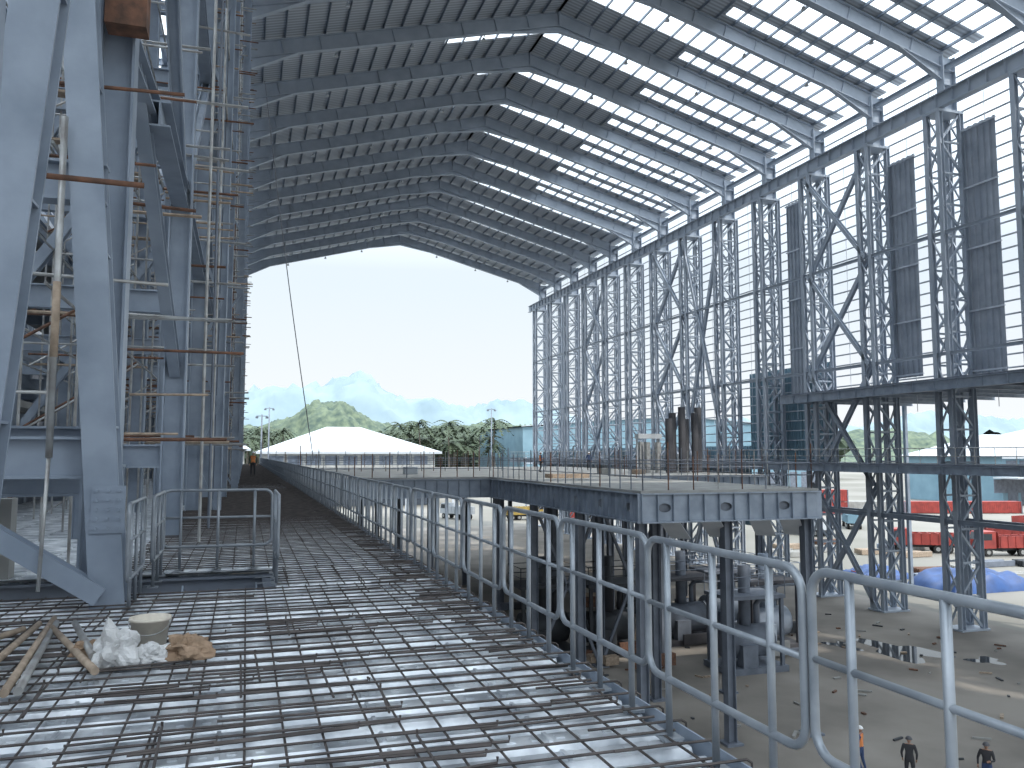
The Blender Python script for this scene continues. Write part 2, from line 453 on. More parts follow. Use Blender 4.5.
b=MB().use(STEEL)
for y in FR:
    if y<0: continue
    for x in (-6.2,-12.5):
        b.ibeam((x,y,GZ),(x,y,31),0.5,0.6,up=(1,0,0),t=0.04)
    for z in (1.55,4.6,8.5,12.5,18.5,24.5,30):
        b.ibeam((-12.5,y,z),(XL-0.2,y,z),0.25,0.45)
    for za,zb in ((1.55,8.5),(8.5,18.5),(18.5,30)):
        b.ibeam((-6.2,y,za),(-1.8,y,zb),0.2,0.25,up=(0,1,0)); b.ibeam((-12.5,y,zb),(-6.2,y,za),0.2,0.25,up=(0,1,0))
for x in (-6.2,-12.5):
    for z in (1.55,4.6,8.5,12.5,18.5,24.5,30): b.ibeam((x,0,z),(x,138,z),0.25,0.4)
for i in range(1,len(FR)-1,2):
    y0=FR[i]; y1=FR[i+1]
    for za,zb in ((1.55,8.5),(8.5,18.5),(18.5,30)):
        for x in (-6.2,-12.5):
            b.ibeam((x,y0,za),(x,y1,zb),0.2,0.22,up=(1,0,0)); b.ibeam((x,y1,za),(x,y0,zb),0.2,0.22,up=(1,0,0))
b.obj('boiler_bay_frame')
b=MB()
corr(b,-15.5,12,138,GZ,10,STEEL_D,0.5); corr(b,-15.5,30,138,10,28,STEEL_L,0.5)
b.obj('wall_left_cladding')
b=MB().use(CONCW); b.box(-7,-2.9,12.4,12.7,-0.04,1.0); b.box(-5.2,-5.0,6,12.4,-0.04,0.8)
b.box(-12,-6.4,18,40,3,3.2); b.box(-12,-6.4,30,80,9,9.2)
b.obj('concrete_upstand')

b=MB()
def stube(a,c,r=0.024,m=ZINC,n=6): b.use(m); b.tube(a,c,r,n)
for x in (-2.4,-3.6,-5.0):
    y=11.5
    while y<60:
        if random.random()<.85: stube((x,y,-0.04),(x+random.uniform(-.02,.02),y,random.choice((8,14,20))),n=5)
        y+=2.0
    for z in (1.9,3.7,5.5,7.3,9.1,11,13):
        if random.random()<.85: stube((x,11.3,z),(x,random.uniform(25,60),z),n=5)
for y in range(12,60,2):
    for z in (1.9,3.7,5.5,7.3,9.1,11,13,15):
        if random.random()<.65:
            stube((random.uniform(-5.4,-4),y,z+.05),(random.uniform(-2.3,-0.9 if y<20 else -0.2),y,z+.05),m=random.choice((ZINC,ZINC,RUST,BAMBOO)),n=5)
for i in range(26):
    y=random.uniform(12,40); z=random.choice((0,1.9,3.7,5.5,7.3)); stube((-5,y,z),(-2.4,y+.3,z+1.8),m=random.choice((ZINC,RUST)),n=5)
for i in range(30):
    y=random.uniform(13,45); z=random.choice((3.7,5.5,7.3,9.1)); b.use(random.choice((BAMBOO,RUST,STEEL_D))); b.box(-5,-2.4,y,y+0.25,z+0.05,z+0.09)
b.obj('tube_scaffold')
b=MB()
for i in range(560):
    y=14+abs(random.gauss(0,1))*45
    if y>136: continue
    z=random.choice([1.9*k for k in range(1,17)])+random.uniform(-.1,.1)
    m=random.choice((ZINC,RUST,BAMBOO,ZINC))
    stube((-1.9,y,z),(random.uniform(-0.9,0.0+min(0.5,y*0.004)),y+random.uniform(-.1,.1),z+random.uniform(-.03,.03)),0.03,m,4)
for y in [16+3*k for k in range(40)]:
    if random.random()<.8: stube((-0.75+random.uniform(-.1,.1),y,0),(-0.75,y,random.choice((14,20,29))),0.028,random.choice((ZINC,STEEL_D,ZINC,RUST)),4)
for z in [1.9*k for k in range(1,16)]:
    stube((-0.75,random.uniform(20,60),z),(-0.75,random.uniform(90,138),z),0.03,ZINC,4)
stube((-3.4,8.3,4.15),(-0.98,8.35,4.14),0.028,RUST,8)
stube((-1.93,9.6,1.55),(-1.93,9.6,5.2),0.035,ZINC,8)
stube((-1.93,9.6,2.6),(-1.93,9.6,3.4),0.04,BAMBOO,8)
stube((-1.95,9.5,0.2),(-1.93,9.6,1.6),0.02,ZINC,8)
stube((-1.8,12.5,3.05),(-0.05,12.6,3.06),0.022,RUST,6)
stube((-1.8,14.5,2.55),(-0.6,14.5,2.57),0.022,BAMBOO,6)
stube((-2.6,10.2,3.6),(-0.9,10.2,3.55),0.022,ZINC,6)
stube((-2.6,10.2,5.8),(-0.8,10.3,5.9),0.022,RUST,6)
stube((-2.9,9.2,2.2),(-1.9,9.2,2.2),0.02,ZINC,6)
b.use(RUST); b.box(-1.72,-1.26,10.35,10.68,6.70,7.7)
b.obj('column_scaffold')

# ---------------------------------------------------------------- platform in the hall
def holed_panel(b,p,ux,uz,w,h,r,n=16):
    p=V(p);ux=V(ux);uz=V(uz); c=p+ux*w/2+uz*h/2
    vs=[]
    for i in range(n):
        a=2*math.pi*i/n; dx,dz=math.cos(a),math.sin(a)
        s=min((w/2)/max(abs(dx),1e-6),(h/2)/max(abs(dz),1e-6))
        vs.append(c+ux*dx*s+uz*dz*s); vs.append(c+ux*dx*r*1.25+uz*dz*r*0.8)
    fs=[(2*i,2*((i+1)%n),2*((i+1)%n)+1,2*i+1) for i in range(n)]
    b.add(vs,fs)
    for sx in (0,1):
        for sz in (0,1):
            cor=p+ux*w*sx+uz*h*sz
            idx=sorted(range(n),key=lambda i:(vs[2*i]-cor).length)[:2]
            b.add([cor,vs[2*idx[0]],vs[2*idx[1]]],[(0,1,2)])
def girder(b,p0,p1,h,holes=True):
    p0=V(p0);p1=V(p1);d=p1-p0;L=d.length;d.normalize(); n=max(1,round(L/0.75)); w=L/n
    nn=d.cross(V((0,0,1)))
    b.use(STEEL)
    for i in range(n):
        q=p0+d*(i*w)
        if holes and i%4==1: holed_panel(b,q-V((0,0,h)),d,(0,0,1),w,h,0.24)
        else: b.bar(q-V((0,0,h/2)),q+d*w-V((0,0,h/2)),0.02,h)
        b.bar(q-V((0,0,h)),q,0.03,0.30,up=nn)
    b.bar(p0,p1,0.35,0.05); b.bar(p0-V((0,0,h)),p1-V((0,0,h)),0.35,0.05)
b=MB()
girder(b,(16,31.6,-0.1),(25,31.6,-0.1),1.2); girder(b,(16,31.6,-0.1),(16,54,-0.1),1.2); girder(b,(25,31.6,-0.1),(25,54,-0.1),1.2)
girder(b,(3.2,54,-0.1),(38,54,-0.1),1.2,False); girder(b,(38,54,-0.1),(38,98,-0.1),1.2,False); girder(b,(3.2,54,-.1),(3.2,98,-.1),1.2,False)
b.use(CONCW); b.box(16,25,31.6,54,-0.08,0.04); b.box(3.2,38,54,98,-0.08,0.04)
b.use(STEEL_D)
b.bar((16.2,31.75,-.7),(24.8,31.75,-.7),.02,1.1)
for y in range(34,54,3): b.ibeam((16,y,-0.5),(25,y,-0.5),0.25,0.8)
for y in range(57,98,4): b.ibeam((3.2,y,-0.5),(38,y,-0.5),0.25,0.8)
for x in (16.3,20.5,24.7):
    for y in (32.2,39,46,53.6): b.ibeam((x,y,GZ),(x,y,-1.3),0.4,0.4,up=(1,0,0)); b.box(x-.4,x+.4,y-.4,y+.4,GZ,GZ+.1)
for x in (4,12,20.5,29,37.6):
    for y in (54.6,66,78,90): b.ibeam((x,y,GZ),(x,y,-1.3),0.4,0.4,up=(1,0,0))
for x0,x1 in ((16.3,20.5),(20.5,24.7)):
    b.bar((x0,46,GZ),(x1,46,-1.3),0.15,0.15); b.bar((x1,46,GZ),(x0,46,-1.3),0.15,0.15)
for x in (17.5,19.5,22,23.6):
    b.use(STEEL_L); b.bar((x,31.9,-1.3),(x+1.4,33.4,-2.2),0.9,0.04)
b.obj('concrete_platform')
b=MB().use(RUST)
def prail(p0,p1,h=1.7,s=1.1):
    p0=V(p0);p1=V(p1);d=p1-p0;L=d.length;n=int(L/s)
    for i in range(n+1):
        q=p0+d*(i/n); b.use(random.choice((RUST,STEEL_D,ZINC)))
        b.tube(q,q+V((0,0,h*random.uniform(.75,1.25))),0.032,4)
    b.use(STEEL_D)
    for z in (0.6,1.15): b.tube(p0+V((0,0,z)),p1+V((0,0,z)),0.022,4)
for a in (((16.2,31.8,.04),(24.8,31.8,.04)),((16.2,31.8,.04),(16.2,54,.04)),((24.8,31.8,.04),(24.8,54,.04)),((3.4,54.2,.04),(16,54.2,.04)),((25,54.2,.04),(37.8,54.2,.04)),((37.8,54.2,.04),(37.8,98,.04)),((3.4,75,.04),(37.8,75,.04)),((3.4,97,.04),(37.8,97,.04))): prail(*a)
b.obj('platform_edge_scaffold')
b=MB().use(PLATE)
for i in range(6):
    x=34.1+i*0.62; y=62+ (i%2)*0.5; vs=[];fs=[]
    h=4.6+ (i%3)*0.5
    for k in range(9):
        a=math.radians(180+ 22.5*k); vs+=[(x+0.32*math.cos(a),y+0.32*math.sin(a),0.04),(x+0.32*math.cos(a),y+0.32*math.sin(a),h)]
    for k in range(8): fs.append((2*k,2*k+2,2*k+3,2*k+1))
    b.add(vs,fs,True); b.box(x-0.32,x+0.32,y-0.03,y+0.03,0.04,h)
b.obj('curved_plate_stack')
b=MB().use(ZINC)
for x in (31.4,32.0,33.0): b.box(x,x+.35,62,62.5,0.04,2.6)
b.use(WHITE); b.box(31.2,33.4,61.9,62.6,2.9,3.3)
for x in (31.2,33.2): b.box(x,x+.12,62.2,62.4,0.04,2.9)
b.obj('site_lifting_frame')
b=MB().use(CONCW); b.box(27,27.8,60,61,0.04,0.5); b.use(BAMBOO); b.box(29,29.8,58,59,0.04,0.4)
b.use(BAMBOO); b.box(19,21.6,50,51.4,0.04,0.3); b.use(WHITE); b.box(12,13,64,65,.04,.6)
b.obj('site_material_pile')

def machine(x,y,m1,m2,name):
    b=MB().use(m2)
    b.box(-2,2,-1.4,1.4,0,0.35)
    for sx in (-1.7,1.7):
        for sy in (-1.2,1.2): b.box(sx-.1,sx+.1,sy-.1,sy+.1,0.35,4.2)
    b.box(-1.9,1.9,-1.35,1.35,4.2,4.4)
    b.use(m1); b.tube((-1.5,0,1.6),(1.5,0,1.6),0.95,18); b.tube((-1.7,0,1.6),(-1.5,0,1.6),0.6,18); b.tube((1.5,0,1.6),(1.7,0,1.6),0.6,18)
    b.tube((0,0,2.5),(0,0,6),0.35,12); b.path([(0.9,0.2,2.4),(0.9,0.2,3.6),(1.2,0.2,3.9),(2.6,0.2,3.9)],0.16,8)
    b.box(-1.0,0.0,-1.3,-0.7,0.35,1.6)
    for z in (4.9,5.5): b.path([(-1.9,-1.3,z),(1.9,-1.3,z),(1.9,1.3,z),(-1.9,1.3,z)],0.03,5,closed=True)
    for sx in (-1.9,1.9):
        for sy in (-1.3,1.3): b.tube((sx,sy,4.4),(sx,sy,5.5),0.03,5)
    return b.obj(name,(x,y,GZ))
for i,(x,y) in enumerate(((28.5,43),(33,47.5),(22.6,49.5),(28.5,50.5),(18.4,50.3),(33,52.5))):
    machine(x,y,(STEEL_D,STEEL,DARK,STEEL_D,DARK,STEEL)[i],(STEEL_D,PLATE,DARK,PLATE,DARK,STEEL_D)[i],'process_pump_skid')
b=MB()
for k in range(80):
    x=random.uniform(8,36);y=random.uniform(44,72)
    s=random.uniform(.4,1.6); b.use(random.choice((DARK,BAMBOO,RUST,STEEL_D,PLATE,CONCW,DARK)))
    hh=random.uniform(.2,1.4)
    for q in range(random.randint(1,3)): b.bar((x,y+q*.25,GZ+hh*.3+q*.02+.15),(x+s*1.8,y+q*.25+random.uniform(-.3,.3),GZ+hh*.3+.15),.18,hh*.6)
b.obj('floor_material_stacks')
b=MB()
for k in range(150):
    x=random.uniform(18,48);y=random.uniform(18,60); b.use(random.choice((DARK,BAMBOO,CONCW,CONCW,RUST)))
    b.bar((x,y,GZ+.05),(x+random.uniform(-.6,.6),y+random.uniform(-.6,.6),GZ+.06),random.uniform(.04,.2),.08)
b.obj('floor_debris')
def puddle(x,y,rx,ry):
    b=MB().use(WATER); vs=[(0,0,0)];n=28
    for i in range(n):
        a=2*math.pi*i/n; q=1+.35*math.sin(3*a+x)+.2*math.sin(5*a+y); vs.append((rx*q*math.cos(a),ry*q*math.sin(a),0))
    b.add(vs,[(0,i+1,(i+1)%n+1) for i in range(n)]); b.obj('puddle',(x,y,GZ+.006))
puddle(40.5,43.5,1.9,2.6); puddle(43.5,40,1,0.8); puddle(38,46,.8,1.2)

# ---------------------------------------------------------------- debris on deck
b=MB()
for i,(a,c) in enumerate((((-1.72,6.6,0.045),(-1.74,8.6,0.045)),((-1.44,6.2,0.045),(-1.66,8.8,0.05)),((-1.36,6.2,0.05),(-1.60,8.6,0.045)),((-0.97,6.6,0.05),(-1.58,8.3,0.06)),((-1.03,6.9,0.09),(-1.40,8.3,0.09)),((-2.4,6.9,0.05),(-1.8,8.3,0.06)))):
    b.use((BAMBOO,BAMBOO,ZINC,BAMBOO,ZINC,BAMBOO)[i]); b.tube(a,c,0.030,10,r1=0.026)
b.obj('bamboo_poles')
b=MB().use(BUCKET)
n=28; prof=[(0.0,0.0),(0.125,0.0),(0.15,0.22),(0.162,0.22),(0.162,0.245),(0.148,0.245),(0.12,0.01),(0,0.01)]
vs=[];fs=[]
for i in range(n):
    a=2*math.pi*i/n
    for r,z in prof: vs.append((r*math.cos(a),r*math.sin(a),z))
m_=len(prof)
for i in range(n):
    j=(i+1)%n
    for k in range(m_-1): fs.append((i*m_+k,j*m_+k,j*m_+k+1,i*m_+k+1))
b.add(vs,fs,True)
b.use(ZINC); b.path([(0.163*math.cos(t),-0.163*math.sin(t),0.225-0.10*math.sin(t)) for t in [math.pi*i/10 for i in range(11)]],0.004,5)
b.obj('plastic_bucket',(-0.70,7.45,0.012))
def crumple(name,loc,sx,sy,sz,m,seed):
    me=bpy.data.meshes.new(name); bm=bmesh.new(); bmesh.ops.create_icosphere(bm,subdivisions=4,radius=1)
    for v in bm.verts:
        p=v.co.copy(); q=noise.noise(p*1.4+V((seed,0,0)))*.7+abs(noise.noise(p*3+V((0,seed,0))))*.4
        v.co=p*(0.8+q); v.co.x*=sx; v.co.y*=sy; v.co.z=max(v.co.z,-0.5)*sz+0.5*sz
    bm.to_mesh(me); bm.free(); me.materials.append(m)
    o=bpy.data.objects.new(name,me); o.location=loc; COL.objects.link(o); return o
crumple('plastic_bag',(-0.90,6.95,0.012),.17,.17,.19,BAG,1.3)
crumple('plastic_bag',(-0.63,6.95,0.012),.14,.10,.09,BAG,4.3)
crumple('cement_paper_bag',(-0.42,7.0,0.012),.19,.16,.11,PAPER,7.7)
crumple('cement_paper_bag',(-1.12,7.35,0.012),.12,.12,.08,PAPER,9.7)

b=MB().use(ROPE)
pts=[(0.8+4.65*t,70,33-31.9*t) for t in [i/12 for i in range(13)]]
pts=[(p[0],p[1],p[2]-1.2*math.sin(math.pi*i/12)) for i,p in enumerate(pts)]
b.path(pts,0.04,5); b.obj('hanging_cable')

# ---------------------------------------------------------------- surroundings
def grid_hill(name,x0,x1,y0,y1,nx,ny,gs,m,na,ns):
    vs=[];fs=[]
    for j in range(ny+1):
        for i in range(nx+1):
            x=x0+(x1-x0)*i/nx;y=y0+(y1-y0)*j/ny
            z=0
            for cx,cy,sx,sy,h in gs: z+=h*math.exp(-((x-cx)/sx)**2-((y-cy)/sy)**2)
            if z>0.5:
                z+=(z/60.0)**0.5*na*(noise.noise(V((x*ns,y*ns,1)))+.5*noise.noise(V((x*ns*3,y*ns*3,5)))+.45*noise.noise(V((x*ns*9,y*ns*9,9))))
            vs.append((x,y,GZ-3+z))
    for j in range(ny):
        for i in range(nx):
            a=j*(nx+1)+i; fs.append((a,a+1,a+nx+2,a+nx+1))
    b=MB().use(m); b.add(vs,fs,True); return b.obj(name)
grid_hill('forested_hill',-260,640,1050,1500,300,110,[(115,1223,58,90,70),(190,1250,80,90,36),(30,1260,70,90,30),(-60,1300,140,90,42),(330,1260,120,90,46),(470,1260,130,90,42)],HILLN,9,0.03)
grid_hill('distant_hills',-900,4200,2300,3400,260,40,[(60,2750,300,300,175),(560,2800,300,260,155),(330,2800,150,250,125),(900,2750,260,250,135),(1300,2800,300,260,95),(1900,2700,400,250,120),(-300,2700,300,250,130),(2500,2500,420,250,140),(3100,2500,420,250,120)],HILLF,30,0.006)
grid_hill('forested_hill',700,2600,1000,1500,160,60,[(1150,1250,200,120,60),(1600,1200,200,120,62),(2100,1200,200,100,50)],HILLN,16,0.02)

def palm(h):
    b=MB().use(BARK); pts=[(0.9*math.sin(t*1.3)*t,0.3*t*t,h*t) for t in [i/8 for i in range(9)]]
    b.path(pts,0.28,7,r1=0.15); top=V(pts[-1]); b.use(PALML)
    for k in range(18):
        a=2*math.pi*k/18+random.uniform(-.15,.15); el=random.uniform(-.2,.9); L=random.uniform(4.2,5.6)
        d=V((math.cos(a),math.sin(a),0)); side=V((-math.sin(a),math.cos(a),0)); pr=[]
        for i in range(8):
            t=i/7; pr.append(top+d*(L*t*math.cos(el*.6))+V((0,0,L*(math.sin(el)*t-0.75*t*t))))
        for i in range(7):
            w=0.95*math.sin(math.pi*(0.15+0.8*i/7))
            for s in (-1,1):
                tip=(pr[i]+pr[i+1])/2+side*s*w+d*0.3-V((0,0,w*0.45))
                b.add([pr[i],pr[i+1],tip],[(0,1,2)])
                m2=pr[i+1]*.6+pr[i]*.4
                b.add([m2,pr[i+1],tip+d*0.35],[(0,1,2)])
    return b
pm=[palm(17).obj('palm_tree',(62,300,GZ)),palm(20).obj('palm_tree',(70,305,GZ))]
for i in range(60):
    inst(random.choice(pm),'palm_tree',(random.uniform(50,84),random.uniform(266,330),GZ),random.uniform(0,6),random.uniform(.85,1.2))
for i in range(26):
    inst(random.choice(pm),'palm_tree',(random.uniform(-10,50),random.uniform(290,340),GZ),random.uniform(0,6),random.uniform(.8,1.1))
def grove():
    me=bpy.data.meshes.new('tree_grove'); bm=bmesh.new()
    for i in range(300):
        if i<260: x=random.uniform(-60,300); y=random.uniform(345,440)
        else: x=random.uniform(430,620); y=random.uniform(250,330)
        r=random.uniform(4,8)
        ret=bmesh.ops.create_icosphere(bm,subdivisions=3,radius=1)
        zc=GZ+random.uniform(9,18)
        for v in ret['verts']:
            p=v.co.copy(); q=1+.4*noise.noise(p*2.5+V((i,0,0)))+.3*noise.noise(p*7+V((0,i,0)))
            v.co=V((x+p.x*q*r,y+p.y*q*r,zc+p.z*q*r*.8))
        bmesh.ops.create_cone(bm,segments=6,radius1=.6,radius2=.35,depth=zc-GZ,matrix=Matrix.Translation((x,y,(zc+GZ)/2)))
    bm.to_mesh(me); bm.free(); me.materials.append(LEAF)
    o=bpy.data.objects.new('tree_grove',me); COL.objects.link(o)
grove()
def hip(name,x0,x1,y0,y1,ze,zt,r0,r1,roof,wall):
    b=MB().use(wall); b.box(x0,x1,y0,y1,GZ,ze); o=1.5; ym=(y0+y1)/2
    b.use(roof)
    b.add([(x0-o,y0-o,ze),(x1+o,y0-o,ze),(x1+o,y1+o,ze),(x0-o,y1+o,ze),(r0,ym,zt),(r1,ym,zt)],[(0,1,5,4),(1,2,5),(2,3,4,5),(3,0,4),(0,3,2,1)])
    b.box(x0-o,x1+o,y0-o-.1,y0-o,ze-.5,ze+.1)
    b.use(STEEL_D); x=x0+1.5
    while x<x1-2: b.box(x,x+3.4,y0-.06,y0,ze-3.2,ze-1.0); b.box(x,x+3.4,y0-.06,y0,GZ,GZ+5); x+=4.4
    b.use(WHITE); b.box(x0-3,x1+3,y0-7,y0,ze-5.4,ze-5.0)
    b.use(STEEL_D); b.box(x0-3,x1+3,y0-.2,y0-.1,ze-9,ze-5.6)
    return b.obj(name)
def shed(name,x0,x1,y0,y1,ze,zr_,roof,wall):
    b=MB().use(wall); b.box(x0,x1,y0,y1,GZ,ze); o=0.8
    b.use(roof); n=12; pr=[]
    for i in range(n+1):
        t=i/n; x=x0-o+(x1-x0+2*o)*t; z=ze+(zr_-ze)*(1-abs(2*t-1)**1.25); pr.append((x,z))
    vs=[];fs=[]
    for x,z in pr: vs+=[(x,y0-o,z),(x,y1+o,z),(x,y0-o,z+.25),(x,y1+o,z+.25)]
    for i in range(n):
        a=4*i; fs+=[(a,a+4,a+5,a+1),(a+2,a+3,a+7,a+6),(a,a+2,a+6,a+4),(a+1,a+5,a+7,a+3)]
    b.add(vs,fs)
    b.use(wall)
    b.add([(x,y0,z) for x,z in pr[1:-1]]+[(pr[-2][0],y0,ze),(pr[1][0],y0,ze)],[tuple(range(n+1))])
    b.use(STEEL_D)
    x=x0+2
    while x<x1-2: b.box(x,x+3.2,y0-.06,y0,GZ,GZ+6); x+=5
    return b.obj(name)
hip('white_roof_warehouse',4,46,205,250,2.2,9.0,21,30,WHITE,CONCW)
hip('white_roof_warehouse',-45,0,228,275,3.0,7.4,-30,-5,WHITE,CONCW)
shed('pale_blue_factory',90,210,265,320,11,15,WHITE,BLUEW)
hip('white_roof_warehouse',250,330,180,230,6,14,268,312,WHITE,CONCW)
hip('white_roof_warehouse',180,235,158,190,1,7,192,222,WHITE,BLUEW)
hip('white_roof_warehouse',345,420,240,290,9,18,360,400,WHITE,CONCW)
b=MB().use(STEEL_L)
for z in range(8): b.box(60,62,160,175,GZ+z*1.5,GZ+z*1.5+.2)
for y in (160,165,170,175): b.box(60,60.3,y-.1,y+.1,GZ,1)
for x in (2,12,22,32,42): b.box(x,x+.4,170,170.4,GZ,-2)
b.box(2,42.4,170,170.4,-2.4,-1.6); b.box(0,44,169,171,-1.5,-1.3)
b.obj('pipe_rack')
def pole(x,y,h,name):
    b=MB().use(STEEL_D); b.tube((0,0,0),(0,0,h),0.22,8,r1=0.12); b.bar((-1,0,h-.3),(1,0,h-.3),.12,.12)
    for s in (-.9,.9): b.box(s-.25,s+.25,-.2,.2,h-.75,h-.4)
    b.obj(name,(x,y,GZ))
pole(58,195,24,'floodlight_pole'); pole(5.2,198,23.5,'floodlight_pole'); pole(2.9,160,20,'floodlight_pole')
def truck(x,y,rot,m,L=8,s=1.0,name='dump_truck'):
    b=MB().use(DARK); b.box(-L/2,L/2,-.5,.5,.7,1.0)
    b.use(m)
    c0=L/2-2.1; c1=L/2
    prof=[(c0,1.0),(c1,1.0),(c1,2.0),(c1-.35,3.0),(c0,3.1)]
    vs=[(px,-1.15,pz) for px,pz in prof]+[(px,1.15,pz) for px,pz in prof]
    b.add(vs,[(4,3,2,1,0),(5,6,7,8,9)]+[(i,(i+1)%5,(i+1)%5+5,i+5) for i in range(5)])
    b.use(GLASS); b.add([(c1+.01,-1,2.05),(c1+.01,1,2.05),(c1-.31,1,2.92),(c1-.31,-1,2.92)],[(0,1,2,3)])
    for sy in (-1.16,1.16): b.add([(c0+.5,sy,2.0),(c1-.2,sy,2.0),(c1-.4,sy,2.8),(c0+.5,sy,2.8)],[(0,1,2,3)])
    b.use(m)
    x0=-L/2; x1=c0-.25
    b.box(x0,x1,-1.2,1.2,1.05,1.2); b.box(x0,x1,-1.2,-1.1,1.2,2.5); b.box(x0,x1,1.1,1.2,1.2,2.5); b.box(x1-.1,x1,-1.2,1.2,1.2,3.0); b.box(x0,x0+.1,-1.2,1.2,1.2,2.4)
    for k in range(6): xx=x0+.3+k*(x1-x0-.6)/5; b.box(xx-.06,xx+.06,-1.27,1.27,1.1,2.5)
    for xx in (L/2-1.1,-L/2+1.2,-L/2+2.5):
        for sy in (-1,1):
            b.use(TYRE); b.tube((xx,sy*.75,.52),(xx,sy*1.15,.52),.52,16); b.use(ZINC); b.tube((xx,sy*1.14,.52),(xx,sy*1.18,.52),.26,12)
    o=b.obj(name,(x,y,GZ-.05)); o.rotation_euler=(0,0,rot); o.scale=(s,)*3
truck(84,86,2.6,RED); truck(91,80,2.9,RED); truck(99,88,2.4,RED); truck(104,78,2.2,RED)
truck(66,150,.2,WHITE); truck(58,145,1.3,RED); truck(52,152,0,YELLOW); truck(40,158,2,WHITE); truck(100,118,1,BLUEW)
truck(84,110,1.9,WHITE); truck(125,104,.1,RED)
def container(x,y,rot,m,n=1):
    b=MB()
    for k in range(n):
        z=k*2.6
        b.use(m); b.box(-6,6,-1.2,1.2,z+.1,z+2.55)
        for i in range(30): xx=-5.8+i*.4; b.box(xx-.09,xx+.09,-1.25,1.25,z+.2,z+2.4)
        b.use(STEEL_D)
        for sx in (-6,6):
            for sy in (-1.2,1.2): b.box(sx-.1,sx+.1,sy-.1,sy+.1,z,z+2.6)
        b.box(6,6.05,-.03,.03,z+.2,z+2.4)
    o=b.obj('shipping_container',(x,y,GZ-.05)); o.rotation_euler=(0,0,rot)
for i in range(14):
    X=116+i*12.4; d_=176+random.uniform(-3,3)
    container(X,(d_-.309*X)/.951,-.32+random.uniform(-.04,.04),random.choice((RED,RED,RED,ORANGE,WHITE,CONCW)),random.choice((1,2,1)))
container(118,92,.2,WHITE,1); container(135,78,.1,WHITE,1)
def tarp(x,y,sx,sy,h,seed):
    n=26; vs=[];fs=[]
    for j in range(n+1):
        for i in range(n+1):
            u=i/n*2-1;v=j/n*2-1; e=max(0,1-max(abs(u),abs(v))**6)
            vs.append((u*sx,v*sy,e*h*(.8+.45*noise.noise(V((u*2+seed,v*2,0))))+.1*noise.noise(V((u*9,v*9,seed)))*e))
    for j in range(n):
        for i in range(n): a=j*(n+1)+i; fs.append((a,a+1,a+n+2,a+n+1))
    b=MB().use(TARP); b.add(vs,fs,True); b.obj('tarpaulin_heap',(x,y,GZ-.04))
tarp(66,62,5,3,1.8,1); tarp(74,55,4,3,1.6,3); tarp(62,70,3,2,1.2,6)
b=MB()
for k in range(46):
    x=66+random.uniform(-8,60); y=80+random.uniform(-16,18); b.use(random.choice((BAMBOO,RUST,STEEL,CONCW,DARK,RED,STEEL_D)))
    for q in range(5): b.bar((x,y+q*.3,GZ+.3+q*.02),(x+random.uniform(2,5),y+q*.3,GZ+.3),.2,.6)
b.obj('timber_stacks')

